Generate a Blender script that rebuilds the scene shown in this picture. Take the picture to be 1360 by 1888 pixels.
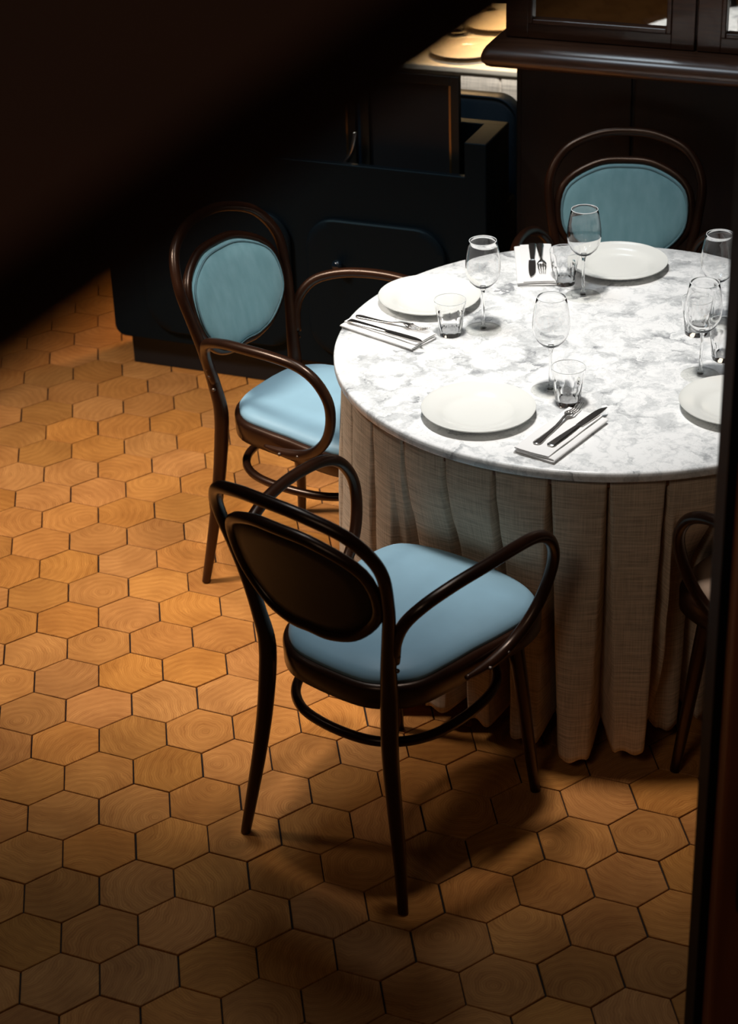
import bpy, bmesh, math, random
from mathutils import Vector, Matrix, noise
random.seed(7)
PI = math.pi
for o in list(bpy.data.objects): bpy.data.objects.remove(o)
scn = bpy.context.scene
COL = scn.collection

# ------------------------------------------------------------------ camera, world, lights, exposure
cam_d = bpy.data.cameras.new('camera'); cam = bpy.data.objects.new('camera', cam_d); COL.objects.link(cam)
cam.matrix_world = Matrix((
    (0.99246660,  0.08567226, -0.08758034,  0.2500367),
    (-0.11825667, 0.48304229, -0.86757450, -3.4739134),
    (-0.03202206, 0.87139567,  0.48953465,  2.6320712),
    (0, 0, 0, 1)))
cam_d.sensor_fit = 'VERTICAL'; cam_d.sensor_height = 36.0
cam_d.lens = 3703.85 / 1888 * 36.0
cam_d.clip_start = 0.02; cam_d.clip_end = 60
cam_d.dof.use_dof = True; cam_d.dof.focus_distance = 4.35; cam_d.dof.aperture_fstop = 5.0
scn.camera = cam
w = bpy.data.worlds.new('world'); scn.world = w; w.use_nodes = True
w.node_tree.nodes['Background'].inputs[0].default_value = (0.30, 0.22, 0.16, 1)
w.node_tree.nodes['Background'].inputs[1].default_value = 0.05

def look(o, target):
    d = Vector(target) - o.location
    o.rotation_euler = d.to_track_quat('-Z', 'Y').to_euler()
def spot(name, loc, target, power, color, size_deg, blend, radius):
    l = bpy.data.lights.new(name, 'SPOT'); l.energy = power; l.color = color
    l.spot_size = math.radians(size_deg); l.spot_blend = blend; l.shadow_soft_size = radius
    o = bpy.data.objects.new(name, l); COL.objects.link(o); o.location = loc; look(o, target); return o
def area(name, loc, target, power, color, sx, sy, spread=180):
    l = bpy.data.lights.new(name, 'AREA'); l.energy = power; l.color = color; l.shape = 'RECTANGLE'
    l.size = sx; l.size_y = sy; l.spread = math.radians(spread)
    o = bpy.data.objects.new(name, l); COL.objects.link(o); o.location = loc; look(o, target); return o
spot('key_spotlight', (-1.55, 0.85, 3.35), (0.22, 1.22, 0.0), 600, (1.0, 0.93, 0.83), 43, 1.0, 0.30)
spot('table_spotlight', (0.80, 0.12, 3.55), (1.00, 0.60, 0.65), 375, (1.0, 0.96, 0.91), 43, 1.0, 0.17)
area('skylight_panel', (0.45, 1.0, 3.75), (0.9, 0.8, 0.4), 19, (0.74, 0.88, 1.0), 0.85, 0.6)
area('side_table_lamp_light', (1.25, 3.15, 1.75), (1.27, 2.95, 0.75), 17, (1.0, 0.62, 0.27), 0.25, 0.25, 95)
spot('cloth_fill_spot', (0.9, 0.9, 3.3), (1.22, 2.58, 0.62), 420, (1.0, 0.95, 0.88), 14, 0.8, 0.06)  # added to brighten the side table's cloth, not a lamp of the room
area('mezzanine_fill', (-0.9, -3.6, 3.7), (1.0, 0.3, 0.5), 6, (1.0, 0.84, 0.66), 1.2, 0.8)
spot('skirt_fill_spot', (-0.7, -2.9, 3.5), (1.22, -0.05, 0.60), 46, (1.0, 0.86, 0.70), 15, 1.0, 0.40)  # extra fill aimed at the pleated skirt; no such fixture in the room
scn.cycles.transparent_max_bounces = 48
scn.view_settings.view_transform = 'Standard'; scn.view_settings.look = 'None'
scn.view_settings.gamma = 1.0; scn.view_settings.exposure = 0.0
scn.view_settings.use_curve_mapping = False

# ------------------------------------------------------------------ materials
def mat(name, base, rough=0.5, metal=0.0, coat=0.0, spec=0.5):
    m = bpy.data.materials.new(name); m.use_nodes = True
    b = m.node_tree.nodes['Principled BSDF']
    b.inputs['Base Color'].default_value = (*base, 1); b.inputs['Roughness'].default_value = rough
    b.inputs['Metallic'].default_value = metal; b.inputs['Coat Weight'].default_value = coat
    b.inputs['Specular IOR Level'].default_value = spec
    return m
class NT:
    def __init__(s, m): s.t = m.node_tree; s.b = s.t.nodes['Principled BSDF']
    def n(s, typ, **k):
        x = s.t.nodes.new(typ)
        for a, v in k.items():
            if a in x.inputs: x.inputs[a].default_value = v
            else: setattr(x, a, v)
        return x
    def l(s, a, b): s.t.links.new(a, b)
    def ramp(s, src, stops):
        r = s.n('ShaderNodeValToRGB'); e = r.color_ramp.elements
        while len(e) < len(stops): e.new(0.5)
        for i, (p, c) in enumerate(stops): e[i].position = p; e[i].color = (*c, 1)
        s.l(src, r.inputs[0]); return r.outputs[0]
    def math(s, op, a, b=None):
        x = s.n('ShaderNodeMath', operation=op)
        for i, v in enumerate((a, b)):
            if v is None: continue
            if isinstance(v, (int, float)): x.inputs[i].default_value = v
            else: s.l(v, x.inputs[i])
        return x.outputs[0]
    def mix(s, f, a, b, mode='MIX'):
        x = s.n('ShaderNodeMix', data_type='RGBA', blend_type=mode)
        for i, v in ((0, f), (6, a), (7, b)):
            if isinstance(v, (int, float)): x.inputs[i].default_value = v
            elif isinstance(v, tuple): x.inputs[i].default_value = (*v, 1)
            else: s.l(v, x.inputs[i])
        return x.outputs[2]
    def bump(s, h, strength, dist):
        x = s.n('ShaderNodeBump', Strength=strength, Distance=dist); s.l(h, x.inputs['Height']); s.l(x.outputs[0], s.b.inputs['Normal'])
    def coord(s, which='Object', scale=None):
        tc = s.n('ShaderNodeTexCoord').outputs[which]
        if scale is None: return tc
        mp = s.n('ShaderNodeMapping'); mp.inputs['Scale'].default_value = scale; s.l(tc, mp.inputs[0]); return mp.outputs[0]

def bentwood_mat():
    m = mat('dark_bentwood', (0.030, 0.011, 0.005), 0.30, coat=0.1); t = NT(m)
    n = t.n('ShaderNodeTexNoise', Scale=6.0, Detail=4.0); t.l(t.coord('Object', (1, 1, 1)), n.inputs['Vector'])
    t.l(t.ramp(n.outputs[0], [(0.3, (0.009, 0.0035, 0.002)), (0.7, (0.030, 0.010, 0.0045))]), t.b.inputs['Base Color'])
    t.b.inputs['Coat Roughness'].default_value = 0.25; t.b.inputs['Specular Tint'].default_value = (1.0, 0.72, 0.55, 1); t.b.inputs['Coat Tint'].default_value = (1.0, .8, .65, 1)
    return m
def leather_mat(name, c):
    m = mat(name, c, 0.48, spec=0.4); t = NT(m)
    n = t.n('ShaderNodeTexNoise', Scale=700.0, Detail=2.0); t.l(t.coord(), n.inputs['Vector']); t.bump(n.outputs[0], 0.15, 0.0006)
    n2 = t.n('ShaderNodeTexNoise', Scale=9.0, Detail=3.0); t.l(t.coord(), n2.inputs['Vector'])
    t.l(t.ramp(n2.outputs[0], [(0.3, tuple(x * 0.93 for x in c)), (0.7, tuple(min(1, x * 1.06) for x in c))]), t.b.inputs['Base Color'])
    return m
def velvet_mat():
    m = mat('blue_velvet', (0.19, 0.34, 0.37), 0.9, spec=0.1); t = NT(m)
    t.b.inputs['Sheen Weight'].default_value = 0.35; t.b.inputs['Sheen Roughness'].default_value = 0.4
    n = t.n('ShaderNodeTexNoise', Scale=40.0, Detail=6.0); t.l(t.coord('Object', (1, 1, 0.25)), n.inputs['Vector'])
    t.l(t.ramp(n.outputs[0], [(0.3, (0.20, 0.38, 0.42)), (0.7, (0.255, 0.455, 0.50))]), t.b.inputs['Base Color'])
    return m
def tile_mat():
    m = mat('end_grain_wood', (0.5, 0.25, 0.08), 0.58, spec=0.16); t = NT(m)
    oi = t.n('ShaderNodeObjectInfo').outputs['Random']
    wn = t.n('ShaderNodeTexWhiteNoise', noise_dimensions='1D'); t.l(oi, wn.inputs['W'])
    off = t.n('ShaderNodeVectorMath', operation='MULTIPLY_ADD'); t.l(wn.outputs['Color'], off.inputs[0])
    off.inputs[1].default_value = (0.22, 0.22, 3.0); off.inputs[2].default_value = (-0.11, -0.11, 0)
    ad = t.n('ShaderNodeVectorMath', operation='ADD'); t.l(t.coord(), ad.inputs[0]); t.l(off.outputs[0], ad.inputs[1])
    dn = t.n('ShaderNodeTexNoise', Scale=14.0, Detail=3.0); t.l(ad.outputs[0], dn.inputs['Vector'])
    sc = t.n('ShaderNodeVectorMath', operation='MULTIPLY'); t.l(ad.outputs[0], sc.inputs[0]); sc.inputs[1].default_value = (1, 1, 0)
    ln = t.n('ShaderNodeVectorMath', operation='LENGTH'); t.l(sc.outputs[0], ln.inputs[0])
    d = t.math('ADD', ln.outputs['Value'], t.math('MULTIPLY', dn.outputs[0], 0.045))
    ring = t.math('SINE', t.math('MULTIPLY', d, 1150.0))
    ring2 = t.math('SINE', t.math('MULTIPLY', d, 310.0))
    rr = t.math('ADD', t.math('MULTIPLY', ring, 0.28), t.math('MULTIPLY', ring2, 0.22))
    fn = t.n('ShaderNodeTexNoise', Scale=30.0, Detail=6.0); t.l(ad.outputs[0], fn.inputs['Vector'])
    amp = t.ramp(fn.outputs[0], [(0.35, (0.2, 0.2, 0.2)), (0.65, (1, 1, 1))])
    f = t.math('ADD', t.math('MULTIPLY', t.math('MULTIPLY', rr, amp), 0.9), 0.5)
    col = t.mix(f, (0.40, 0.136, 0.022), (0.66, 0.268, 0.056))
    # per-tile tone
    sep = t.n('ShaderNodeSeparateColor'); t.l(wn.outputs['Color'], sep.inputs[0])
    hsv = t.n('ShaderNodeHueSaturation'); t.l(col, hsv.inputs['Color'])
    mr = t.n('ShaderNodeMapRange'); t.l(sep.outputs[2], mr.inputs[0]); mr.inputs[3].default_value = 0.84; mr.inputs[4].default_value = 1.12; t.l(mr.outputs[0], hsv.inputs['Value'])
    mh = t.n('ShaderNodeMapRange'); t.l(sep.outputs[0], mh.inputs[0]); mh.inputs[3].default_value = 0.4985; mh.inputs[4].default_value = 0.502; t.l(mh.outputs[0], hsv.inputs['Hue'])
    ms = t.n('ShaderNodeMapRange'); t.l(sep.outputs[1], ms.inputs[0]); ms.inputs[3].default_value = 0.95; ms.inputs[4].default_value = 1.0; t.l(ms.outputs[0], hsv.inputs['Saturation'])
    # blotches and wear
    bn = t.n('ShaderNodeTexNoise', Scale=11.0, Detail=5.0); t.l(ad.outputs[0], bn.inputs['Vector'])
    bl = t.ramp(bn.outputs[0], [(0.32, (0.80, 0.76, 0.72)), (0.6, (1, 1, 1))])
    t.l(t.mix(1.0, hsv.outputs[0], bl, 'MULTIPLY'), t.b.inputs['Base Color'])
    t.bump(f, 0.25, 0.0006)
    return m
def marble_mat():
    m = mat('white_marble', (0.85, 0.85, 0.84), 0.24, spec=0.4); t = NT(m)
    co = t.coord()
    w1 = t.n('ShaderNodeTexNoise', Scale=11.0, Detail=6.0, Roughness=0.6); t.l(co, w1.inputs['Vector'])
    mv = t.n('ShaderNodeVectorMath', operation='MULTIPLY_ADD'); t.l(w1.outputs['Color'], mv.inputs[0]); mv.inputs[1].default_value = (0.16, 0.16, 0.16); t.l(co, mv.inputs[2])
    sm = t.n('ShaderNodeTexVoronoi', feature='SMOOTH_F1', Scale=17.0, Smoothness=0.35); t.l(mv.outputs[0], sm.inputs['Vector'])
    v2 = t.n('ShaderNodeTexVoronoi', feature='F1', Scale=17.0); t.l(mv.outputs[0], v2.inputs['Vector'])
    sp = t.n('ShaderNodeSeparateColor'); t.l(v2.outputs['Color'], sp.inputs[0])
    fine = t.n('ShaderNodeTexNoise', Scale=26.0, Detail=9.0, Roughness=0.65, Distortion=0.6); t.l(mv.outputs[0], fine.inputs['Vector'])
    big = t.n('ShaderNodeTexNoise', Scale=5.0, Detail=4.0); t.l(co, big.inputs['Vector'])
    clot = t.math('MULTIPLY', t.math('SUBTRACT', 0.52, sm.outputs[0]), t.math('ADD', t.math('MULTIPLY', sp.outputs[0], 1.5), -0.25))
    g = t.math('ADD', t.math('ADD', clot, t.math('MULTIPLY', fine.outputs[0], 0.9)), t.math('MULTIPLY', big.outputs[0], 0.35))
    base = t.ramp(g, [(0.26, (0.32, 0.33, 0.34)), (0.42, (0.55, 0.56, 0.565)), (0.56, (0.70, 0.71, 0.71)), (0.68, (0.88, 0.88, 0.875))])
    n3 = t.n('ShaderNodeTexNoise', Scale=20.0, Detail=7.0, Distortion=1.2); t.l(mv.outputs[0], n3.inputs['Vector'])
    vein = t.ramp(t.math('ABSOLUTE', t.math('SUBTRACT', n3.outputs[0], 0.5)), [(0.0, (0.70, 0.71, 0.72)), (0.025, (1, 1, 1))])
    t.l(t.mix(0.6, base, vein, 'MULTIPLY'), t.b.inputs['Base Color'])
    return m
def linen_mat(name, c, ws=1.0):
    m = mat(name, c, 0.95, spec=0.1); t = NT(m)
    uv = t.n('ShaderNodeUVMap').outputs[0]
    def thr(sx, sy):
        mp = t.n('ShaderNodeMapping'); mp.inputs['Scale'].default_value = (sx, sy, 1); t.l(uv, mp.inputs[0])
        n = t.n('ShaderNodeTexNoise', Scale=1.0, Detail=2.0); t.l(mp.outputs[0], n.inputs['Vector']); return n.outputs[0]
    h = thr(14 * ws, 420 * ws); v = thr(420 * ws, 14 * ws)
    s = t.math('ADD', t.math('ADD', t.math('MULTIPLY', h, .75), t.math('MULTIPLY', v, 0.5)), t.math('MULTIPLY', thr(9 * ws, 150 * ws), .45))
    t.l(t.ramp(s, [(0.68, tuple(x * 0.72 for x in c)), (1.02, tuple(min(1, x * 1.2) for x in c))]), t.b.inputs['Base Color'])
    t.bump(s, 0.5, 0.0012)
    return m
def plainwood(name, c0, c1, rough, scale=(2, 30, 30), coat=0.0):
    m = mat(name, c0, rough, coat=coat); t = NT(m)
    n = t.n('ShaderNodeTexNoise', Scale=2.0, Detail=7.0, Distortion=0.6); t.l(t.coord('Object', scale), n.inputs['Vector'])
    t.l(t.ramp(n.outputs[0], [(0.3, c0), (0.7, c1)]), t.b.inputs['Base Color']); t.bump(n.outputs[0], 0.12, 0.001)
    return m
def glass_mat(name):
    m = bpy.data.materials.new(name); m.use_nodes = True; nt = m.node_tree; nt.nodes.clear()
    out = nt.nodes.new('ShaderNodeOutputMaterial'); g = nt.nodes.new('ShaderNodeBsdfGlass'); g.inputs['IOR'].default_value = 1.45; g.inputs['Roughness'].default_value = 0.0
    nt.links.new(g.outputs[0], out.inputs[0]); return m
def thin_glass_mat(name):
    m = bpy.data.materials.new(name); m.use_nodes = True; nt = m.node_tree; nt.nodes.clear()
    out = nt.nodes.new('ShaderNodeOutputMaterial'); tr = nt.nodes.new('ShaderNodeBsdfTransparent'); gl = nt.nodes.new('ShaderNodeBsdfGlossy'); gl.inputs['Roughness'].default_value = 0.05
    lw = nt.nodes.new('ShaderNodeLayerWeight'); lw.inputs[0].default_value = 0.5
    rp = nt.nodes.new('ShaderNodeValToRGB'); e = rp.color_ramp.elements; e[0].position = 0.62; e[0].color = (0.975, 0.975, 0.965, 1); e[1].position = 0.95; e[1].color = (0.25, 0.25, 0.24, 1)
    mx = nt.nodes.new('ShaderNodeMixShader'); mx.inputs[0].default_value = 0.03
    nt.links.new(lw.outputs['Facing'], rp.inputs[0]); nt.links.new(rp.outputs[0], tr.inputs[0]); nt.links.new(tr.outputs[0], mx.inputs[1]); nt.links.new(gl.outputs[0], mx.inputs[2]); nt.links.new(mx.outputs[0], out.inputs[0]); return m
BOWLG = glass_mat('clear_glass'); PRESSED = BOWLG; FOOTG = thin_glass_mat('thin_glass')
BENT = bentwood_mat(); BLUE = leather_mat('blue_leather', (0.25, 0.405, 0.50)); VELVET = velvet_mat(); PIPE = mat('blue_piping', (0.13, 0.24, 0.27), 0.7)
BEIGE = leather_mat('beige_leather', (0.30, 0.20, 0.14)); BACKPANEL = mat('dark_panel_lacquer', (0.016, 0.006, 0.004), 0.5)
TILE = tile_mat(); GROUT = mat('dark_joint', (0.02, 0.012, 0.008), 0.95); MARBLE = marble_mat()
LINEN = linen_mat('beige_linen', (0.55, 0.435, 0.325)); LINEN2 = linen_mat('pale_linen', (0.62, 0.56, 0.48)); NAPKIN = mat('white_cotton', (0.80, 0.79, 0.78), 0.9, spec=0.1)
PORC = mat('white_porcelain', (0.79, 0.79, 0.75), 0.20); STEEL = mat('polished_steel', (0.66, 0.63, 0.60), 0.27, 1.0); GLASS = BOWLG
NAVY = mat('navy_lacquer', (0.0042, 0.0072, 0.0105), 0.5, spec=0.15); NAVY.node_tree.nodes['Principled BSDF'].inputs['Specular Tint'].default_value = (.45, .8, 1.0, 1); NAVYDARK = mat('dark_navy_lacquer', (0.004, 0.006, 0.009), 0.6)  # NAVYDARK: slightly darker navy for the plinth and the framed boards
NAVYFAB = leather_mat('navy_upholstery', (0.016, 0.035, 0.055)); GOLD = mat('brass_line', (0.55, 0.36, 0.16), 0.35, 1.0); BLACK = mat('black_paint', (0.004, 0.004, 0.004), 0.6, spec=0.2)
FRAMEW = mat('dark_frame', (0.012, 0.012, 0.010), 0.4); WALNUT = plainwood('walnut', (0.050, 0.018, 0.008), (0.105, 0.038, 0.016), 0.33, (3, 3, 40), 0.2)
WALNUTH = plainwood('walnut_ledge', (0.060, 0.022, 0.010), (0.13, 0.05, 0.022), 0.42, (3, 40, 40), 1.0); WALNUTH.node_tree.nodes['Principled BSDF'].inputs['Coat Roughness'].default_value = .24
EBONY = plainwood('dark_stained_board', (0.006, 0.003, 0.002), (0.012, 0.005, 0.003), 0.65, (20, 20, 2)); MIRROR = mat('mirror_glass', (0.75, 0.75, 0.73), 0.02, 1.0)
BEAM = plainwood('reddish_dark_timber', (0.035, 0.010, 0.002), (0.055, 0.014, 0.0025), 0.9, (3, 30, 30)); PILLAR = plainwood('brown_pillar_wood', (0.22, 0.060, 0.022), (0.30, 0.085, 0.03), 0.5, (20, 20, 2))
PLASTER = mat('dark_plaster', (0.05, 0.03, 0.02), 0.9); TERRA = mat('cream_glaze', (0.72, 0.62, 0.48), 0.2); AMBER = mat('amber_metal', (0.75, 0.36, 0.10), 0.25, 1.0)

# ------------------------------------------------------------------ helpers
def obj(name, bm, m, parent=None, smooth=True, bevel=None, auto=None):
    me = bpy.data.meshes.new(name); bmesh.ops.recalc_face_normals(bm, faces=bm.faces); bm.to_mesh(me); bm.free()
    if m: me.materials.append(m)
    if smooth: me.polygons.foreach_set('use_smooth', [True] * len(me.polygons))
    o = bpy.data.objects.new(name, me); COL.objects.link(o)
    if parent: o.parent = parent
    if auto is not None: me.set_sharp_from_angle(angle=math.radians(auto))
    if bevel:
        b = o.modifiers.new('bevel', 'BEVEL'); b.width = bevel; b.segments = 3; b.limit_method = 'ANGLE'; b.harden_normals = False
    return o
def tag(o, label=None, cat=None, group=None, kind=None):
    if label: o['label'] = label
    if cat: o['category'] = cat
    if group: o['group'] = group
    if kind: o['kind'] = kind
    return o
def thing(name, label, cat, loc=(0, 0, 0), rz=0, group=None):
    o = bpy.data.objects.new(name, None); COL.objects.link(o); o.location = loc; o.rotation_euler = (0, 0, rz); o.empty_display_size = 0.1
    return tag(o, label, cat, group)
def dup(root, loc=None, rz=None, label=None):
    def cp(o, parent):
        c = o.copy(); COL.objects.link(c); c.parent = parent
        for ch in kids.get(o.name, []): cp(ch, c)
        return c
    kids = {}
    for o in bpy.data.objects:
        if o.parent: kids.setdefault(o.parent.name, []).append(o)
    r = cp(root, None)
    if loc: r.location = loc
    if rz is not None: r.rotation_euler = (0, 0, rz)
    if label: r['label'] = label
    return r
def box_bm(x0, x1, y0, y1, z0, z1, bm=None):
    bm = bm or bmesh.new()
    v = [bm.verts.new((x, y, z)) for z in (z0, z1) for y in (y0, y1) for x in (x0, x1)]
    for f in ((0, 2, 3, 1), (4, 5, 7, 6), (0, 1, 5, 4), (2, 6, 7, 3), (0, 4, 6, 2), (1, 3, 7, 5)): bm.faces.new([v[i] for i in f])
    return bm
def cr(K, n=8, closed=False):
    K = [Vector(k) for k in K]
    if closed: P = [K[-1]] + K + K[:2]; m = len(K)
    else: P = [2 * K[0] - K[1]] + K + [2 * K[-1] - K[-2]]; m = len(K) - 1
    o = []
    for i in range(1, m + 1):
        a, b, c, d = P[i - 1:i + 3]
        for j in range(n):
            t = j / n; o.append(0.5 * ((2 * b) + (c - a) * t + (2 * a - 5 * b + 4 * c - d) * t * t + (-a + 3 * b - 3 * c + d) * t ** 3))
    if not closed: o.append(K[-1].copy())
    return o
def tube_bm(path, rad, seg=14, closed=False, cap=True, bm=None, flat=1.0):
    bm = bm or bmesh.new(); n = len(path); rings = []
    up = None; T = []
    for i in range(n):
        a = path[i - 1] if (i > 0 or closed) else path[0]; b = path[(i + 1) % n] if (i < n - 1 or closed) else path[-1]
        T.append((b - a).normalized())
    up = T[0].orthogonal().normalized()
    N = []
    for i in range(n):
        up = (up - T[i] * up.dot(T[i])).normalized(); N.append(up.copy())
    if closed:      # remove the twist that the transported frame has collected
        a = N[-1] - T[0] * N[-1].dot(T[0]); ang = math.atan2(N[0].cross(a.normalized()).dot(T[0]), N[0].dot(a.normalized()))
        N = [Matrix.Rotation(-ang * i / n, 3, T[i]) @ N[i] for i in range(n)]
    for i in range(n):
        r = rad(i / (n - 1)) if callable(rad) else rad
        B = T[i].cross(N[i])
        rings.append([bm.verts.new(path[i] + (N[i] * math.cos(2 * PI * k / seg) + B * math.sin(2 * PI * k / seg) * flat) * r) for k in range(seg)])
    for i in range(n if closed else n - 1):
        A, Bq = rings[i], rings[(i + 1) % n]
        for k in range(seg): bm.faces.new((A[k], A[(k + 1) % seg], Bq[(k + 1) % seg], Bq[k]))
    if cap and not closed: bm.faces.new(rings[0][::-1]); bm.faces.new(rings[-1])
    return bm
def lathe_bm(prof, seg=48, bm=None, closed=False):
    bm = bm or bmesh.new(); rings = []
    for r, z in prof:
        if r < 1e-6: rings.append([bm.verts.new((0, 0, z))])
        else: rings.append([bm.verts.new((r * math.cos(2 * PI * k / seg), r * math.sin(2 * PI * k / seg), z)) for k in range(seg)])
    idx = list(range(len(rings) - 1))
    pairs = [(rings[i], rings[i + 1]) for i in idx] + ([(rings[-1], rings[0])] if closed else [])
    for A, B in pairs:
        for k in range(seg):
            k2 = (k + 1) % seg
            if len(A) == 1 and len(B) == 1: continue
            if len(A) == 1: bm.faces.new((A[0], B[k], B[k2]))
            elif len(B) == 1: bm.faces.new((A[k], B[0], A[k2]))
            else: bm.faces.new((A[k], B[k], B[k2], A[k2]))
    return bm
def xf(bm, M): bmesh.ops.transform(bm, matrix=M, verts=bm.verts); return bm

# ------------------------------------------------------------------ the setting: floor, walls, ceiling
S = 0.087; R3 = math.sqrt(3)
floor = obj('floor', box_bm(-2.3, 4.3, -4.6, 5.5, -0.12, -0.006), GROUT, smooth=False); tag(floor, 'dark jointed floor laid with hexagonal end grain wood tiles', kind='structure')
def hex_bm(r, top, bev, depth, cx=0, cy=0, bm=None):
    bm = bm or bmesh.new(); L = []
    for rr, z in ((r, -depth), (r, top - bev), (r - bev, top)):
        L.append([bm.verts.new((cx + rr * math.cos(PI / 6 + k * PI / 3), cy + rr * math.sin(PI / 6 + k * PI / 3), z)) for k in range(6)])
    for a, b in ((0, 1), (1, 2)):
        for k in range(6): bm.faces.new((L[a][k], L[a][(k + 1) % 6], L[b][(k + 1) % 6], L[b][k]))
    bm.faces.new(L[2]); return bm
camp = cam.location.copy() if False else Vector((0.2500367, -3.4739134, 2.6320712))
Rm = cam.matrix_world.to_3x3().transposed()
def inview(x, y, z=0.0, m=40):
    c = Rm @ (Vector((x, y, z)) - camp); 
    if c.z >= 0: return False
    px = 680 + 3703.85 * c.x / -c.z; py = 944 - 3703.85 * c.y / -c.z
    return -m < px < 1340 + m and -m < py < 1888 + m and px > -m and (py > 560 - 0.55 * px)
cells = []
for j in range(-32, 42):
    for i in range(-16, 30):
        x = (i + 0.5) * R3 * S if j % 2 == 0 else i * R3 * S
        y = 1.5 * j * S
        if -2.2 < x < 4.2 and -4.5 < y < 5.4: cells.append((x, y))
vis = []; rest = []
dcab = Vector((0.879, -0.4768)); ncab = Vector((-0.4768, -0.879)); acab = Vector((0.0955, 2.2788))
for x, y in cells:
    q = Vector((x, y)) - acab
    hid = (q.dot(ncab) < -0.06 and q.dot(dcab) > 0.0) or (Vector((x - 1.19, y - 0.523)).length < 0.42) or x > 1.9
    (vis if (inview(x, y) and not hid) else rest).append((x, y))
vis.sort(key=lambda c: (c[0] - camp.x) ** 2 + (c[1] - camp.y) ** 2)
rest += vis[296:]; vis = vis[:296]
tile_bm = hex_bm(S - 0.0019, 0.0, 0.0012, 0.008)
t0 = obj('wood_tile', tile_bm, TILE, floor, smooth=False); tmesh = t0.data
random.seed(11)
for n, (x, y) in enumerate(vis):
    o = t0 if n == 0 else t0.copy()
    if n: COL.objects.link(o)
    o.location = (x + random.uniform(-.0006, .0006), y + random.uniform(-.0006, .0006), random.uniform(-.0009, .0))
    o.rotation_euler = (random.uniform(-.002, .002), random.uniform(-.002, .002), random.choice((0, 1, 2, 3, 4, 5)) * PI / 3 + random.uniform(-.006, .006))
bm = bmesh.new()
for x, y in rest: hex_bm(S - 0.0019, 0.0, 0.0012, 0.008, x, y, bm)
tag(obj('outlying_wood_tiles', bm, TILE, floor, smooth=False), kind='stuff')
for nm, b in (('wall_back', (-2.4, 4.4, 5.5, 5.6, -0.12, 4.1)), ('wall_left', (-2.4, -2.3, -4.6, 5.5, -0.12, 4.1)), ('wall_right', (4.3, 4.4, -4.6, 5.5, -0.12, 4.1)),
              ('wall_front', (-2.4, 4.4, -4.7, -4.6, -0.12, 4.1)), ('ceiling', (-2.4, 4.4, -4.7, 5.6, 4.1, 4.2))):
    tag(obj(nm, box_bm(*b), PLASTER, smooth=False), kind='structure')

# ------------------------------------------------------------------ bentwood armchairs
TRI = [1.0]
def yback(x, z): dz = z - 0.46; return -0.222 - 0.097 * dz - 0.399 * dz * dz + 0.754 * x * x
HALF = [(0.147, .46), (0.162, .54), (0.176, .62)] + [(r * math.cos(math.radians(a)), .70 + r * math.sin(math.radians(a))) for r, a in ((.191, 0), (.218, 25), (.226, 45), (.209, 67), (.200, 90))]
PADR = [(.086, -90), (.100, -60), (.127, -30), (.161, 0), (.178, 30), (.156, 60), (.143, 90)]
SEAT = [(0.06, -.197), (.118, -.176), (.163, -.125), (.178, -.05), (.186, .02), (.197, .09), (.202, .17), (.180, .235), (.11, .268), (0, .278)]
def outline2(K, n=5):
    full = [(x, y, 0) for x, y in K] + [(-x, y, 0) for x, y in K[::-1][1:]]
    return [Vector((p.x, p.y, 0)) for p in cr(full, n, True)]
def offset_loop(L, d):
    o = []; n = len(L)
    for i in range(n):
        t = (L[(i + 1) % n] - L[i - 1]).normalized(); o.append(L[i] + Vector((t.y, -t.x, 0)) * d)
    return o
def loops_bm(loops, cap0=True, cap1=True, bm=None):
    bm = bm or bmesh.new(); R = [[bm.verts.new(p) for p in L] for L in loops]; n = len(R[0])
    for A, B in zip(R, R[1:]):
        for k in range(n): bm.faces.new((A[k], A[(k + 1) % n], B[(k + 1) % n], B[k]))
    if cap0: bm.faces.new(R[0][::-1])
    if cap1: bm.faces.new(R[-1])
    return bm
SCREW = mat('dull_screw', (.20, .15, .12), .5, 1.0)
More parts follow.
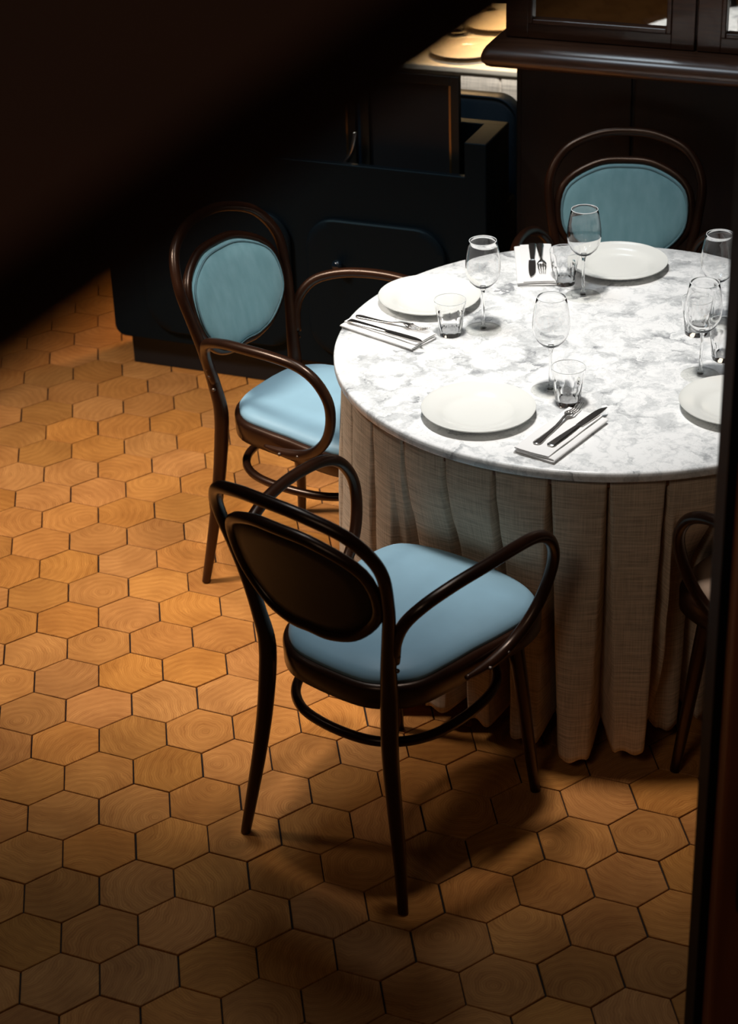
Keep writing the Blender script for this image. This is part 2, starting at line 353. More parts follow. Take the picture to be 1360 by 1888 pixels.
def make_chair(label, seatmat, padmat, name='bentwood_armchair'):
    t = thing(name, label, 'chair', group='bentwood armchairs around the marble table')
    full = [(x, z) for x, z in HALF] + [(-x, z) for x, z in HALF[::-1][1:]]
    rear = [(0.211, -.249, 0.0), (.196, -.235, .10), (.176, -.2225, .22), (.1605, -.2125, .34)]
    back = [(x, yback(x, z), z) for x, z in [(.1555, .46), (.163, .54), (.176, .62)] + HALF[3:]]
    allk = rear + back; nr = len(rear)
    master = cr(allk + [(-x, y, z) for x, y, z in allk[::-1][1:]], 7)
    def rad_z(z): return 0.0105 + 0.0075 * min(1, z / .40) ** .8 if z < .46 else 0.0125 + 0.0055 * max(0, 1 - (z - .46) / .22) ** 1.2
    i0 = nr * 7; i1 = len(master) - 1 - i0
    obj('back_hoop', tube_bm(master[i0:i1 + 1], lambda u: rad_z(master[i0 + round(u * (i1 - i0))].z), 16), BENT, t, auto=60)
    for seg_ in (master[:i0 + 1], master[i1:]):
        obj('leg', tube_bm(seg_, lambda u: rad_z(seg_[round(u * (len(seg_) - 1))].z), 16), BENT, t, auto=60)
    for s in (1, -1):
        K = cr([(.158 * s, .185, .43), (.168 * s, .20, .30), (.178 * s, .215, .15), (.187 * s, .232, 0.0)], 6)
        obj('leg', tube_bm(K, lambda u: 0.0185 - 0.0075 * u, 14), BENT, t)
    # seat
    base = outline2(SEAT)
    c = Vector((0, .04, 0))
    def lay(L, off, z): return [Vector((p.x, p.y, z)) for p in offset_loop(L, off)]
    obj('seat_frame', loops_bm([lay(base, .006, .412), lay(base, .012, .416), lay(base, .013, .455), lay(base, .010, .463), lay(base, .002, .467), lay(base, -.006, .466)]), BENT, t)
    L = [lay(base, -.004, .462), lay(base, .001, .468), lay(base, .0, .475), lay(base, -.006, .483), lay(base, -.018, .491)]
    for k, z in ((.80, .497), (.55, .501), (.28, .503), (.06, .5035)):
        L.append([Vector((c.x + (p.x - c.x) * k, c.y + (p.y - c.y) * k, z)) for p in L[4]])
    cu = obj('seat_cushion', loops_bm(L), seatmat, t)
    # stretcher ring
    RK = [(0.185 * math.copysign(abs(math.cos(a)) ** .8, math.cos(a)), .005 + .20 * math.copysign(abs(math.sin(a)) ** .8, math.sin(a)), .325) for a in [k * PI / 10 for k in range(20)]]
    obj('stretcher_ring', tube_bm(cr(RK, 4, True), 0.0105, 12, True), BENT, t)
    # armrests
    AK = [(.172, -.203, .552), (.181, -.212, .600), (.197, -.205, .645), (.222, -.175, .681), (.244, -.11, .703), (.259, -.03, .712), (.264, .05, .713), (.264, .115, .705), (.262, .160, .680),
          (.256, .187, .635), (.248, .188, .585), (.238, .170, .530), (.229, .138, .488), (.221, .095, .458), (.217, .045, .444), (.213, .0, .441), (.209, -.035, .441)]
    for s in (1, -1):
        K = cr([(x * s, y, z) for x, y, z in AK], 6)
        def ar(u): return 0.0125 - (0.0075 * max(0, u - .88) / .12) - 0.003 * max(0, .04 - u) / .04
        a = obj('armrest', tube_bm(K, ar, 14), BENT, t)
        for (x, y, z) in ((.1895, -.211, .592), (.1860, -.208, .572), (.1790, -.204, .535), (.2285, .02, .441), (.2310, .075, .450)):
            m = lathe_bm([(0, .0025), (.003, .002), (.0045, 0.0), (.0045, -.004)], 10); xf(m, Matrix.Translation((x * s, y, z)) @ Matrix.Rotation(PI / 2 * s, 4, 'Y'))
            obj('screw_head', m, SCREW, a)
    # backrest: rim ring, rear panel, cushion, piping
    pk = [(r * math.cos(math.radians(a)), .68 + r * math.sin(math.radians(a))) for r, a in PADR]
    pk = pk + [(-x, z) for x, z in pk[::-1][1:-1]]
    pl = [Vector((p.x, p.z, 0)) for p in cr([(x, 0, z) for x, z in pk], 5, True)]
    def lift(L, off): return [Vector((p.x, yback(p.x, p.y) + off, p.y)) for p in L]
    rim = lift(offset_loop(pl, .008), -.002)
    obj('backrest_rim', tube_bm(rim, .0115, 12, True), BENT, t)
    def shrink(L, k): return [Vector((p.x * k, .685 + (p.y - .685) * k, 0)) for p in L]
    bp_ = obj('backrest_panel', loops_bm([lift(shrink(pl, k), o_) for k, o_ in ((1.0, .004), (1.0, -.006), (.75, -.008), (.5, -.008), (.25, -.008), (.04, -.008))], True, True), BACKPANEL, t)
    cl = [lift(offset_loop(pl, .001), .002), lift(offset_loop(pl, .001), .008), lift(offset_loop(pl, -.004), .014), lift(shrink(pl, .90), .019)] + [lift(shrink(pl, k), o_) for k, o_ in ((.7, .023), (.45, .025), (.2, .026), (.04, .026))]
    bc = obj('backrest_cushion', loops_bm(cl, False, True), padmat, t)
    obj('piping', tube_bm(lift(offset_loop(pl, -.003), .0145), .0028, 8, True), PIPE, bc)
    return t
CH = [((0.631, -0.102), 43.575, 'armchair nearest the camera, its dark oval back turned to us, light blue seat'),
      ((0.598, 0.904), -40.295, 'bentwood armchair with blue seat left of the table before the navy cabinet'),
      ((1.380, 1.167), -105.12, 'bentwood armchair behind the table, its blue velvet back facing us below the wooden ledge')]
ch0 = make_chair(CH[0][2], BLUE, VELVET)
def cplace(o, p, h): o.location = (p[0], p[1], 0.0015); o.rotation_euler = (0, 0, math.radians(h - 90))
for i, (p, h, lab) in enumerate(CH):
    o = ch0 if i == 0 else dup(ch0, label=lab)
    cplace(o, p, h)
ch4 = make_chair('half hidden armchair with a beige seat at the right, behind the black post', BEIGE, BEIGE)
cplace(ch4, (1.515, -.165), 120)

# ------------------------------------------------------------------ table
TC = Vector((1.19, 0.523)); TZ = 0.75
table = thing('round_table', 'round white marble topped table with a pleated beige skirt, set for dinner', 'table', (TC.x, TC.y, 0))
def rot_prof(r, z0, z1, b):
    return [(0, z0), (r - b, z0), (r - b * .3, z0 + b * .3), (r, z0 + b), (r, z1 - b), (r - b * .3, z1 - b * .3), (r - b, z1), (r * .9, z1), (r * .5, z1), (0, z1)]
tt = obj('tabletop', lathe_bm(rot_prof(.600, TZ - .024, TZ, .005), 160), MARBLE, table, auto=50)
obj('table_apron', lathe_bm(rot_prof(.578, TZ - .046, TZ - .024, .002), 120), mat('apron_wood', (.16, .065, .025), .6), table, auto=40)
obj('pedestal', lathe_bm([(0, .0), (.25, .0), (.25, .015), (.22, .03), (.06, .05), (.04, .1), (.04, TZ - .046), (0, TZ - .046)], 40), BLACK, table, auto=40)
def seatpush(th):
    out = 9.0
    for (p, h) in [((0.631, -0.102), 43.6), ((0.598, 0.904), -40.3), ((1.38, 1.167), -105.1), ((1.515, -.165), 120)]:
        d = Vector(p) - TC; D = d.length; a0 = math.atan2(d.y, d.x); da = (th - a0 + PI) % (2 * PI) - PI
        if abs(da) > 1.0: continue
        lim = (D - .305) / math.cos(da); lat = abs(lim * math.sin(da))
        k = min(1, max(0, (lat - .19) / .12)); k = k * k * (3 - 2 * k)
        out = min(out, lim * (1 - k) + 9 * k) if k < 1 else out
    return out
def skirt():
    bm = bmesh.new(); uvl = bm.loops.layers.uv.new('UVMap')
    NP = 31; U = 28; NZ = 44; th0 = math.radians(-124.6); dth = 2 * PI / NP
    rnd = random.Random(5); fl = [rnd.uniform(-.5, 1) for _ in range(NP)]; hemv = [rnd.uniform(-.015, .02) for _ in range(NP)]; ph = [rnd.uniform(0, 6.28) for _ in range(NP)]
    ztop = TZ - .027; rings = []
    us = [0, .012, .03, .05] + [.05 + .90 * (k / (U - 2)) for k in range(1, U - 2)] + [.95, .97, .988]
    NU = len(us)
    for j in range(NZ + 1):
        t = j / NZ; row = []
        for p in range(NP):
            for u in us:
                th = th0 + (p + u) * dth
                g = 0.030 + .215 * t ** .9                       # half width of the opening of the pleat
                e = min(u, 1 - u); q = min(1, max(0, e / g - .38 * t) / (1 - .38 * t)); q = q * q * (3 - 2 * q)
                left = .5 - .5 * math.cos(th - math.radians(-107)) # more flare on the left side
                Rb = .581 + t * (-.006 + .085 * left)
                push = seatpush(th)
                act = min(1, max(0, (t - .08) / .38)); act = act * act * (3 - 2 * act)
                if push < Rb: Rb = Rb * (1 - act) + push * act
                D = .016 + .100 * t ** .8
                bulge = .010 * (t + .25) * math.sin(PI * u) + t * .012 * fl[p] * math.sin(2 * PI * u + ph[p]) * .7 + .006 * t * math.sin(7 * t + ph[p])
                r = Rb - D * (1 - q) + bulge
                z = ztop - t * (ztop - .042 - hemv[p]) + t ** 12 * (.005 * math.sin(2.3 * 2 * PI * u + ph[p]) + .03 * (1 - q))
                # twist the side of a pleat slightly back on itself so that its edge reads as a fold
                th2 = th + (0.35 * dth * (1 - q) * t * .35) * (1 if u < .5 else -1) * -1
                row.append((bm.verts.new((r * math.cos(th2), r * math.sin(th2), z)), th * .58))
        rings.append(row)
    n = len(rings[0]); H = ztop - .04
    for j in range(NZ):
        for k in range(n):
            a, b, c, d = rings[j][k], rings[j][(k + 1) % n], rings[j + 1][(k + 1) % n], rings[j + 1][k]
            f = bm.faces.new((a[0], b[0], c[0], d[0])); u1 = b[1] if k < n - 1 else a[1] + .005
            for lp, uv in zip(f.loops, ((a[1], -j / NZ * H), (u1, -j / NZ * H), (u1, -(j + 1) / NZ * H), (d[1], -(j + 1) / NZ * H))): lp[uvl].uv = uv
    return bm
sk = obj('table_skirt', skirt(), LINEN, table)
sk['label'] = 'beige linen skirt hanging in box pleats'
so = sk.modifiers.new('s', 'SOLIDIFY'); so.thickness = .0016; so.offset = -1

# ------------------------------------------------------------------ place settings
def plate_prof(R):
    p = [(0, .004), (R * .45, .004), (R * .58, .0055), (R * .64, .0085), (R * .70, .0125), (R * .80, .0155), (R * .93, .0185), (R * .985, .0205), (R, .0215), (R * 1.004, .0205), (R * .99, .0185),
         (R * .93, .0155), (R * .80, .0122), (R * .70, .008), (R * .62, .003), (R * .60, .0), (R * .56, 0.0), (R * .55, .002), (0, .002)]
    return p
def make_plate(label, loc, R=.1195, m=PORC, group='dinner plates on the marble table'):
    o = obj('dinner_plate', lathe_bm(plate_prof(R), 72), m, auto=70); tag(o, label, 'plate', group); o.location = loc; return o
pg = make_plate('white dinner plate at the front of the table, left of a folded napkin', (0.861, 0.232, TZ))
for lab, x, y in (('white dinner plate on the left of the table, behind a faceted tumbler', 0.845, 0.833), ('white dinner plate at the back of the table, before the blue velvet chair back', 1.322, 0.952),
                  ('white dinner plate cut off by the black post at the right', 1.392, 0.163)):
    o = pg.copy(); COL.objects.link(o); o.location = (x, y, TZ); o['label'] = lab
def make_wine(label, loc):
    t = thing('wine_glass', label, 'glass', loc, group='wine glasses on the marble table')
    foot = [(0, .0042), (.006, .0045), (.015, .0030), (.030, .0018), (.0405, .0012), (.0415, .0006), (.041, 0), (0, 0)]
    obj('foot', lathe_bm(foot, 48), FOOTG, t, auto=50)
    obj('stem', lathe_bm([(0, .004), (.0075, .0045), (.0050, .010), (.0038, .018), (.0034, .045), (.0036, .085), (.0048, .096), (.0075, .1025), (0, .1025)], 20), GLASS, t)
    out = [(0, .100), (.008, .1015), (.020, .108), (.031, .120), (.0375, .135), (.0398, .150), (.0392, .168), (.0368, .186), (.0335, .203), (.0308, .215)]
    inn = [(r - .0011, z + (.0022 if r < .03 and z < .13 else .0004)) for r, z in out[::-1][:-1]] + [(0, .1035)]
    obj('bowl', lathe_bm(out + [(.0302, .2156)] + inn, 56), BOWLG, t, auto=40)
    obj('rim', tube_bm([Vector((.0303 * math.cos(a), .0303 * math.sin(a), .2153)) for a in [k * PI / 28 for k in range(56)]], .00075, 6, True), mat('glass_rim', (.75, .77, .77), .1, spec=.8) if 'glass_rim' not in bpy.data.materials else bpy.data.materials['glass_rim'], t)
    return t
w0 = make_wine('wine glass standing behind the left tumbler, beside the left plate', (0.943, 0.657, TZ + .0006))
for lab, x, y in (('wine glass at the back whose bowl covers part of the blue chair back', 1.204, 0.801), ('wine glass in the middle, behind the front tumbler', 1.030, 0.318),
                  ('wine glass at the right behind the cut off plate', 1.360, 0.333), ('wine glass farthest right at the back, half hidden by the post', 1.464, 0.590)):
    dup(w0, (x, y, TZ + .0006), 0.3, lab)
def make_tumbler(label, loc):
    t = thing('tumbler', label, 'glass', loc, group='faceted tumblers on the marble table')
    bm = bmesh.new(); seg = 45; rows = []
    prof = [(.0245, 0, 0), (.0255, .002, .6), (.0275, .018, 1), (.0298, .036, 1), (.0318, .050, .9), (.0328, .056, .2), (.0338, .062, 0), (.0362, .0845, 0)]
    for r, z, fac in prof:
        row = []
        for k in range(seg):
            a = 2 * PI * k / seg; loc_a = (a % (2 * PI / 9)) - PI / 9
            rr = r * ((1 - fac) + fac * math.cos(PI / 9) / math.cos(loc_a) * 1.01)
            row.append(bm.verts.new((rr * math.cos(a), rr * math.sin(a), z)))
        rows.append(row)
    for r, z in ((.0352, .0848), (.0325, .062), (.0300, .045), (.0260, .022), (.0235, .0115), (.012, .0095)):
        rows.append([bm.verts.new((r * math.cos(2 * PI * k / seg), r * math.sin(2 * PI * k / seg), z)) for k in range(seg)])
    for A, B in zip(rows, rows[1:]):
        for k in range(seg): bm.faces.new((A[k], A[(k + 1) % seg], B[(k + 1) % seg], B[k]))
    bm.faces.new(rows[0][::-1]); bm.faces.new(rows[-1])
    obj('glass_body', bm, PRESSED, t, auto=28)
    obj('rim', tube_bm([Vector((.0357 * math.cos(a), .0357 * math.sin(a), .0847)) for a in [k * PI / 28 for k in range(56)]], .0008, 6, True), bpy.data.materials['glass_rim'], t)
    return t
g0 = make_tumbler('faceted tumbler on the left, before the left wine glass', (0.866, 0.645, TZ + .0006))
for lab, x, y in (('faceted tumbler at the back, left of the back wine glass', 1.177, 0.884), ('faceted tumbler at the front, next to the fork tines', 1.054, 0.250),
                  ('faceted tumbler at the right beside the post, behind the cut off plate', 1.432, 0.405), ('faceted tumbler seen through the right wine glass', 1.408, 0.545)):
    dup(g0, (x, y, TZ + .0006), 0.2, lab)

def napkin(label, corners):
    # corners: near-edge pair (a, b) and inner pair (c, d) -> local frame: y along a->d, x along a->b
    a, b, c, d = [Vector(p) for p in corners]
    o0 = (a + b) / 2; ay = ((d - a) + (c - b)).normalized(); L = ((d - a).length + (c - b).length) / 2; W = ((b - a).length + (c - d).length) / 2
    W = abs((b - a).dot(Vector((ay.y, -ay.x)))) ; W = max(W, .085)
    path = cr([(W * .96, 0, .0012), (W * .5, 0, .0012), (0.004, 0, .0014), (0.0, 0, .0034), (.005, 0, .0052), (W * .5, 0, .0054), (W - .005, 0, .0054), (W + .001, 0, .0078), (W - .005, 0, .0098), (W * .6, 0, .0100),
               (W * .2, 0, .0100), (.004, 0, .0105), (.0, 0, .0125), (.006, 0, .0142), (W * .5, 0, .0138), (W * .86, 0, .0138)], 5)
    bm = bmesh.new(); NY = 16; th = .0009; rows = []
    n = len(path)
    for j in range(NY + 1):
        y = L * j / NY; row = []
        for s in (1, -1):
            pts = []
            for i, p in enumerate(path):
                tg = (path[min(i + 1, n - 1)] - path[max(i - 1, 0)]).normalized(); nn = Vector((-tg.z, 0, tg.x))
                q = p + nn * th * s
                wv = .0005 * math.sin(y * 60 + i * .15) * (p.z / .014)
                edge = (.0015 * math.sin(i * .35)) * (1 if j in (0, NY) else 0)
                pts.append((q.x - W / 2, y + edge, max(.0002, q.z + wv)))
            row += pts if s == 1 else pts[::-1]
        rows.append([bm.verts.new(p) for p in row])
    m = 2 * n
    for A, B in zip(rows, rows[1:]):
        for k in range(m): bm.faces.new((A[k], A[(k + 1) % m], B[(k + 1) % m], B[k]))
    for R_ in (rows[0], rows[-1]):
        for i in range(n - 1): bm.faces.new((R_[i], R_[i + 1], R_[m - 2 - i], R_[m - 1 - i]))
    o = obj('folded_napkin', bm, NAPKIN, auto=60); tag(o, label, 'napkin', 'folded napkins on the marble table')
    sgn = 1 if (b - a).dot(Vector((ay.y, -ay.x))) > 0 else -1
    o.location = (o0.x, o0.y, TZ); o.rotation_euler = (0, 0, math.atan2(ay.y, ay.x) - PI / 2)
    return o
NZt = TZ + .0162
def fork(label, h, tip):
    t = thing('fork', label, 'cutlery', group='forks on folded napkins')
    h = Vector(h); tip = Vector(tip); dr = (tip - h).normalized(); L = .195
    def zc(y):   # side profile
        return .0012 + .009 * math.exp(-((y - .128) / .028) ** 2) - .0 + (.009 * max(0, (y - .165) / .03) ** 1.6)
    def hw(y):
        if y < .012: return .0042 + .0055 * math.sqrt(max(0, 1 - ((.012 - y) / .012) ** 2))
        if y < .11: return .0097 - .0062 * ((y - .012) / .098) ** .8
        if y < .128: return .0033
        return .0033 + .0087 * min(1, ((y - .128) / .018)) ** .8
    bm = bmesh.new(); rows = []
    ys = [0, .003, .007, .012, .03, .06, .09, .11, .12, .128, .133, .139, .147]
    for y in ys:
        w_ = hw(y) if y > 0 else .003; z = zc(y)
        rows.append([bm.verts.new(v) for v in ((-w_, y, z + .0004), (-w_ * .5, y, z + .0016), (0, y, z + .002), (w_ * .5, y, z + .0016), (w_, y, z + .0004), (0, y, z - .0004))])
    for A, B in zip(rows, rows[1:]):
        for k in range(6): bm.faces.new((A[k], A[(k + 1) % 6], B[(k + 1) % 6], B[k]))
    bm.faces.new(rows[0][::-1]); bm.faces.new(rows[-1])
    hd = obj('handle', bm, STEEL, t)
    bm = bmesh.new()
    for i in range(4):
        x0 = -.0095 + i * .00633
        pth = [Vector((x0 * (1 - .06 * k), .145 + .05 * k / 6, zc(.145 + .05 * k / 6) + .0012)) for k in range(7)]
        tube_bm(pth, lambda u: .0017 - .0009 * u, 8, False, True, bm, 1.0)
    obj('tines', bm, STEEL, t)
    t.location = (h.x, h.y, NZt - .0008); t.rotation_euler = (0, 0, math.atan2(dr.y, dr.x) - PI / 2)
    return t
def knife(label, h, tip):
    t = thing('table_knife', label, 'cutlery', group='knives on folded napkins')
    h = Vector(h); tip = Vector(tip); dr = (tip - h).normalized()
    bm = bmesh.new(); rows = []
    for y, w_, z_ in ((0, .0045, .0015), (.002, .0075, .003), (.006, .0092, .004), (.03, .0085, .0042), (.07, .0068, .004), (.10, .0055, .0035), (.108, .0052, .003), (.111, .0085, .0018)):
        rows.append([bm.verts.new(v) for v in ((-w_, y, z_ * .45), (-w_ * .75, y, z_ * .9), (w_ * .75, y, z_ * .9), (w_, y, z_ * .45), (w_ * .75, y, 0), (-w_ * .75, y, 0))])
    for A, B in zip(rows, rows[1:]):
        for k in range(6): bm.faces.new((A[k], A[(k + 1) % 6], B[(k + 1) % 6], B[k]))
    bm.faces.new(rows[0][::-1]); bm.faces.new(rows[-1]); obj('handle', bm, STEEL, t, auto=30)
    bm = bmesh.new(); rows = []
    for y, x0, x1 in ((.110, -.0070, .0085), (.120, -.0075, .0092), (.14, -.0078, .0098), (.165, -.0078, .0098), (.185, -.0070, .0092), (.20, -.004, .0078), (.210, .002, .0060), (.213, .004, .0052)):
        rows.append([bm.verts.new(v) for v in ((x0, y, .0007), (x0, y, .0013), (x1, y, .0018), (x1, y, .0003))])
    for A, B in zip(rows, rows[1:]):
        for k in range(4): bm.faces.new((A[k], A[(k + 1) % 4], B[(k + 1) % 4], B[k]))
    bm.faces.new(rows[0][::-1]); bm.faces.new(rows[-1]); obj('blade', bm, STEEL, t, smooth=False)
    t.location = (h.x, h.y, NZt); t.rotation_euler = (0, 0, math.atan2(dr.y, dr.x) - PI / 2)
    return t
napkin('white folded napkin at the front edge, right of the front plate', ((0.906, .053), (.968, -.015), (1.112, .140), (1.050, .212)))
fork('fork on the front napkin, tines towards the tumbler', (.946, .050), (1.083, .214)); knife('table knife on the front napkin, right of the fork', (.972, .036), (1.127, .196))
napkin('white folded napkin on the left, its end sticking out past the table edge', ((.687, .779), (.625, .728), (.765, .560), (.833, .631)))
fork('fork on the left napkin, next to the left plate', (.664, .752), (.809, .632)); knife('table knife on the left napkin, near its long edge', (.643, .728), (.804, .574))
napkin('white folded napkin at the back, left of the back tumbler', ((1.187, 1.098), (1.100, 1.116), (1.072, .883), (1.146, .869)))
fork('fork on the back napkin, nearest the back tumbler', (1.160, 1.104), (1.130, .915)); knife('table knife on the back napkin, left of its fork', (1.142, 1.107), (1.103, .897))

# ------------------------------------------------------------------ navy service cabinet, local frame: x along its front, y backwards
ANG = math.atan2(dcab.y, dcab.x)
def cabloc(s, off): v = acab + dcab * s + ncab * off; return (v.x, v.y, 0)
cab = thing('service_cabinet', 'navy lacquered low cabinet with rounded doors and a raised right end', 'cabinet', cabloc(0, .04), ANG)
# front skin at y=0 (local), depth .26
bm = box_bm(-.012, 1.19, .018, .28, .10, .60); obj('carcass', bm, NAVY, cab, smooth=False, bevel=.02)
FP = [(-.012 + .035 - .035 * math.cos(math.radians(a)), .105 + .035 - .035 * math.sin(math.radians(a))) for a in range(90, -1, -15)]
FP = [(1.135, .105)] + FP + [(-.012, .732), (1.135, .732)]
obj('front_panel', loops_bm([[Vector((x, y, z)) for x, z in FP] for y in (0.022, 0.0)]), NAVY, cab, smooth=False, bevel=.004)
bm = box_bm(1.128, 1.192, 0.0, .17, .10, .830); obj('end_post', bm, NAVY, cab, smooth=False, bevel=.004)
bm = box_bm(1.04, 1.192, .165, .20, .60, .830); obj('end_return', bm, NAVY, cab, smooth=False, bevel=.004)
bm = box_bm(0.02, 1.16, .04, .26, 0.0, .11); obj('plinth', bm, NAVYDARK, cab, smooth=False, bevel=.003)
def rrect(x0, x1, z0, z1, r, n=8):
    P = []
    for cx, cz, a0 in ((x1 - r, z0 + r, -90), (x1 - r, z1 - r, 0), (x0 + r, z1 - r, 90), (x0 + r, z0 + r, 180)):
        for k in range(n + 1): a = math.radians(a0 + 90 * k / n); P.append((cx + r * math.cos(a), cz + r * math.sin(a)))
    return P
KNOBM = mat('glossy_navy_knob', (.006, .011, .018), .12, coat=.6)
def door(x0, x1, z0, z1, knobx):
    P = rrect(x0, x1, z0, z1, .09)
    def L(off, y):
        cx, cz = (x0 + x1) / 2, (z0 + z1) / 2; hx, hz = (x1 - x0) / 2, (z1 - z0) / 2
        return [Vector((cx + (x - cx) * (1 + off / hx), y, cz + (z - cz) * (1 + off / hz))) for x, z in P]
    d = obj('door', loops_bm([L(0, .001), L(0, -.012), L(-.004, -.016), L(-.02, -.016)], False, True), NAVY, cab, auto=40)
    k = lathe_bm([(.0, .034), (.010, .033), (.016, .027), (.0175, .021), (.015, .013), (.008, .008), (.006, .0), (0, 0)], 24); xf(k, Matrix.Translation((knobx, -.016, .44)) @ Matrix.Rotation(PI / 2, 4, 'X'))
    obj('knob', k, KNOBM, d)
door(.115, .600, .145, .568, .55); door(.650, 1.075, .145, .568, .755)
slab = thing('bench_back', 'navy upholstered bench back with rounded top corners behind the cabinet', 'bench', cabloc(0, -.25), ANG)
P = rrect(.25, 1.185, .36, .862, .07)
def Ls(off, y): return [Vector((.7175 + (x - .7175) * (1 + off / .4675), y, .611 + (z - .611) * (1 + off / .251))) for x, z in P]
obj('backrest', loops_bm([Ls(-.01, .0), Ls(0, .008), Ls(0, .06), Ls(-.012, .075), Ls(-.05, .082)]), NAVYFAB, slab)
obj('bench_seat', box_bm(.22, 1.17, .06, .46, .0, .44), NAVY, slab, smooth=False, bevel=.02)
obj('backrest_edge', tube_bm([p for p in Ls(0.002, .001)], .004, 8, True), NAVYFAB, slab)
# framed boards standing in the open compartment of the cabinet
def framed(label, x0, x1, z0, z1, y, goldside):
    t = thing('framed_board', label, 'frame', cabloc(0, .04 - y), ANG, 'framed boards standing in the cabinet')
    bm = bmesh.new(); w_ = .026
    box_bm(x0, x0 + w_, 0, .02, z0, z1, bm); box_bm(x1 - w_, x1, 0, .02, z0, z1, bm); box_bm(x0 + w_, x1 - w_, 0, .02, z1 - w_, z1, bm); box_bm(x0 + w_, x1 - w_, 0, .02, z0, z0 + w_, bm)
    obj('frame', bm, FRAMEW, t, smooth=False, bevel=.002)
    obj('board', box_bm(x0 + w_ - .003, x1 - w_ + .003, .010, .018, z0 + .01, z1 - .01), NAVYDARK, t, smooth=False)
    gx = x1 - w_ if goldside > 0 else x0 + w_
    obj('inner_moulding', box_bm(gx - .003, gx + .003, -.001, .010, z0 + w_, z1 - w_), GOLD, t, smooth=False)
    return t
framed('dark framed board with a thin gold inner line, right hand one in the cabinet', .795, 1.088, .602, .985, .075, 1)
framed('dark framed board left of the other, mostly lost in shadow', .36, .765, .602, .90, .110, 1)
hk = obj('curved_chrome_handle', tube_bm(cr([(.745, 0, .70), (.762, -.002, .725), (.776, -.002, .752), (.784, 0, .785), (.786, .006, .81)], 6), .0075, 10), STEEL)
tag(hk, 'curved chrome handle rising behind the cabinet front, left of the framed board', 'handle'); hk.location = cabloc(0, .04 - .05); hk.rotation_euler = (0, 0, ANG)

# ------------------------------------------------------------------ walnut sideboard with mirrored doors
sb = thing('walnut_sideboard', 'tall walnut sideboard with mirror paned doors above a thick rounded ledge', 'sideboard', cabloc(0, 0), ANG)
obj('base_cabinet', box_bm(1.225, 3.2, .12, .60, 0, 1.03), EBONY, sb, smooth=False, bevel=.004)
for x0 in (1.24, 1.56, 1.88, 2.2):
    obj('base_panel', box_bm(x0, x0 + .31, .112, .121, .08, 1.00), EBONY, sb, smooth=False, bevel=.003)
bm = bmesh.new(); rows = []
pr = [(.60, 1.024), (.12, 1.024), (.05, 1.024), (.02, 1.027), (.004, 1.038), (0, 1.052), (.005, 1.068), (.02, 1.079), (.045, 1.084), (.12, 1.086), (.60, 1.086)]
for x, k in ((1.160, .35), (1.163, .7), (1.172, .93), (1.185, 1.0), (1.6, 1), (2.4, 1), (3.25, 1)):
    rows.append([bm.verts.new((x, y + (.0 if k == 1 else .012 * (1 - k)), 1.055 + (z - 1.055) * k)) for y, z in pr])
for A, B in zip(rows, rows[1:]):
    for k in range(len(pr) - 1): bm.faces.new((A[k], A[k + 1], B[k + 1], B[k]))
bm.faces.new(rows[0]); bm.faces.new(rows[-1][::-1])
obj('ledge', bm, WALNUTH, sb, auto=50)
obj('upper_carcass', box_bm(1.192, 3.2, .125, .58, 1.086, 2.05), WALNUT, sb, smooth=False, bevel=.003)
def mdoor(x0, x1):
    z0, z1 = 1.088, 2.03; w_ = .062; fr = bmesh.new()
    for b in ((x0, x0 + w_, z0, z1), (x1 - w_, x1, z0, z1), (x0 + w_, x1 - w_, z0, z0 + .040), (x0 + w_, x1 - w_, z1 - w_, z1)): box_bm(b[0], b[1], .103, .126, b[2], b[3], fr)
    d = obj('door', fr, WALNUT, sb, smooth=False, bevel=.002)
    mo = bmesh.new(); a0, a1, c0, c1 = x0 + w_, x1 - w_, z0 + .040, z1 - w_; q = .013
    for b in ((a0, a0 + q, c0, c1), (a1 - q, a1, c0, c1), (a0 + q, a1 - q, c0, c0 + q), (a0 + q, a1 - q, c1 - q, c1)): box_bm(b[0], b[1], .098, .118, b[2], b[3], mo)
    obj('glazing_bead', mo, WALNUT, d, smooth=False, bevel=.003)
    obj('pane', box_bm(a0 + .005, a1 - .005, .115, .119, c0 + .005, c1 - .005), MIRROR, d, smooth=False)
mdoor(1.200, 1.715); mdoor(1.722, 2.24)

# ------------------------------------------------------------------ lamp lit side table at the back, seen between cabinet and sideboard
TA = cabloc(0, -.850)
st = thing('side_table', 'side table under a pale pleated cloth, lit orange, behind the navy cabinet', 'table', TA, ANG)
obj('tabletop', box_bm(.25, 1.9, 0, .75, .732, .752), mat('stone_top', (.66, .60, .50), .35), st, smooth=False, bevel=.006)
bm = bmesh.new(); uvl = bm.loops.layers.uv.new('UVMap'); rows = []
NX = 300
for j in range(16):
    t = j / 15; row = []
    for i in range(NX + 1):
        x = .27 + 1.6 * i / NX; u = (x / .155) % 1; e = min(u, 1 - u); g = .03 + .10 * t; q = min(1, e / g); q = q * q * (3 - 2 * q)
        row.append((bm.verts.new((x, .012 + .035 * (1 - q) * (.3 + t) - .008 * t * math.sin(PI * u), 0.732 - t * .69)), x, t * .68))
    rows.append(row)
for A, B in zip(rows, rows[1:]):
    for k in range(NX):
        f = bm.faces.new((A[k][0], A[k + 1][0], B[k + 1][0], B[k][0]))
        for lp, w_ in zip(f.loops, (A[k], A[k + 1], B[k + 1], B[k])): lp[uvl].uv = (w_[1], w_[2])
o = obj('table_skirt', bm, LINEN2, st); so = o.modifiers.new('s', 'SOLIDIFY'); so.thickness = .002
for sx in (.30, 1.85):
    for sy in (.08, .68): obj('leg', tube_bm([Vector((sx, sy, 0)), Vector((sx, sy, .36)), Vector((sx, sy, .722))], .02, 10), BLACK, st)
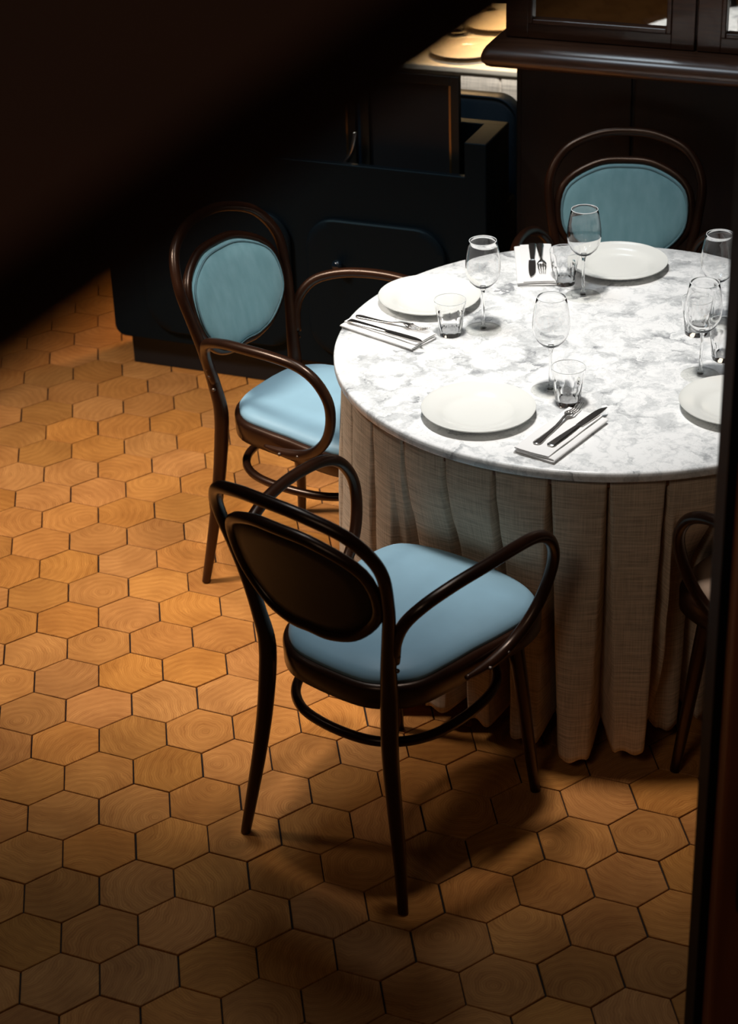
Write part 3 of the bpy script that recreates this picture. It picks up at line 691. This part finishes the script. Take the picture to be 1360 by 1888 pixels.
o = make_plate('large cream plate at the front of the lamp lit side table', (1.245, 2.785, .752), .118, TERRA, 'cream plates on the side table')
o2 = o.copy(); COL.objects.link(o2); o2.location = (1.40, 3.07, .752); o2['label'] = 'cream plate on the side table, behind the front one'
tb = dup(g0, (1.255, 3.02, .752), 0, 'tumbler on the lamp lit side table behind the front cream plate'); tb['group'] = 'glassware on the side table'
bo = obj('small_bowl', lathe_bm([(0, 0), (.025, 0), (.027, .004), (.045, .02), (.055, .042), (.0535, .043), (.043, .022), (.02, .006), (0, .005)], 40), TERRA); bo.location = (1.37, 3.27, .752)
tag(bo, 'small cream bowl at the back of the side table, against the sideboard side', 'bowl')

# ------------------------------------------------------------------ dark things close to the camera
post = thing('black_post', 'narrow black painted post in front of the right edge of the table', 'post', (0, 0, 0))
sl = .305; y0 = -1.20
obj('shaft', box_bm(.25 + (y0 + 3.524) * .3045, .25 + (y0 + 3.524) * .3045 + .10, y0, y0 + .05, 0.0, 4.098), BLACK, post, smooth=False, bevel=.002)
pil = thing('wooden_pillar', 'reddish brown wooden pillar at the lower right, in front of the black post', 'pillar', (0, 0, 0))
xl = .25 + (y0 - .03 + 3.474) * .3200
obj('pillar_body', box_bm(xl, xl + .35, y0 - .045, y0 - .006, 0, 1.385), PILLAR, pil, smooth=False, bevel=.006)

# end of the brown pillar: upper board and the black fitting on its face
obj('upper_board', box_bm(xl + .004, xl + .35, y0 - .040, y0 - .006, 1.385, 4.098), mat('orange_brown_board', (.45, .17, .04), .5), pil, smooth=False, bevel=.004)
pil.children[0].location = (0, 0, 0)
ft = thing('pillar_fitting', 'black rounded fitting with a glossy amber and clear tip on the brown pillar', 'fitting', (xl + .050, y0 - .070, 0))
obj('black_body', lathe_bm([(0, .655), (.020, .658), (.0275, .668), (.029, .69), (.029, .86), (.027, .872), (0, .875)], 32), BLACK, ft)
obj('amber_tip', lathe_bm([(.0, .872), (.021, .874), (.0215, .93), (.019, .955), (.011, .968), (0, .972)], 32), AMBER, ft)
obj('clear_dome', lathe_bm([(.0265, .872), (.0272, .935), (.024, .965), (.013, .984), (0, .988)], 32), GLASS, ft)
obj('wall_bracket', box_bm(-.012, .012, .010, .0285, .70, .84), BLACK, ft, smooth=False, bevel=.002)
# sloping timber rail close in front of the camera, upper left
A_ = Vector((0.217, -3.119, 2.478)); B_ = Vector((0.313, -3.100, 2.530)); u_ = (B_ - A_).normalized()
fw_ = Vector((0.0876, 0.8676, -0.4895)); n_ = u_.cross(fw_).normalized()
if n_.z < 0: n_ = -n_
fd = n_.cross(u_).normalized(); fd = fd if fd.dot(fw_) > 0 else -fd
bm = bmesh.new(); P0 = A_ - u_ * 2.97; P1 = B_ + u_ * 3.38
for P in (P0, P1): pass
sec = [(0.0, .012), (0.0, .045), (.006, .05), (.124, .05), (.13, .045), (.13, .006), (.124, .0), (.012, 0.0)]
L = [[P + n_ * a + fd * b for a, b in sec] for P in (P0, P1)]
rl = obj('sloping_rail', loops_bm(L), BEAM, smooth=False)
tag(rl, 'dark brown sloping timber rail, out of focus across the upper left corner', 'rail')
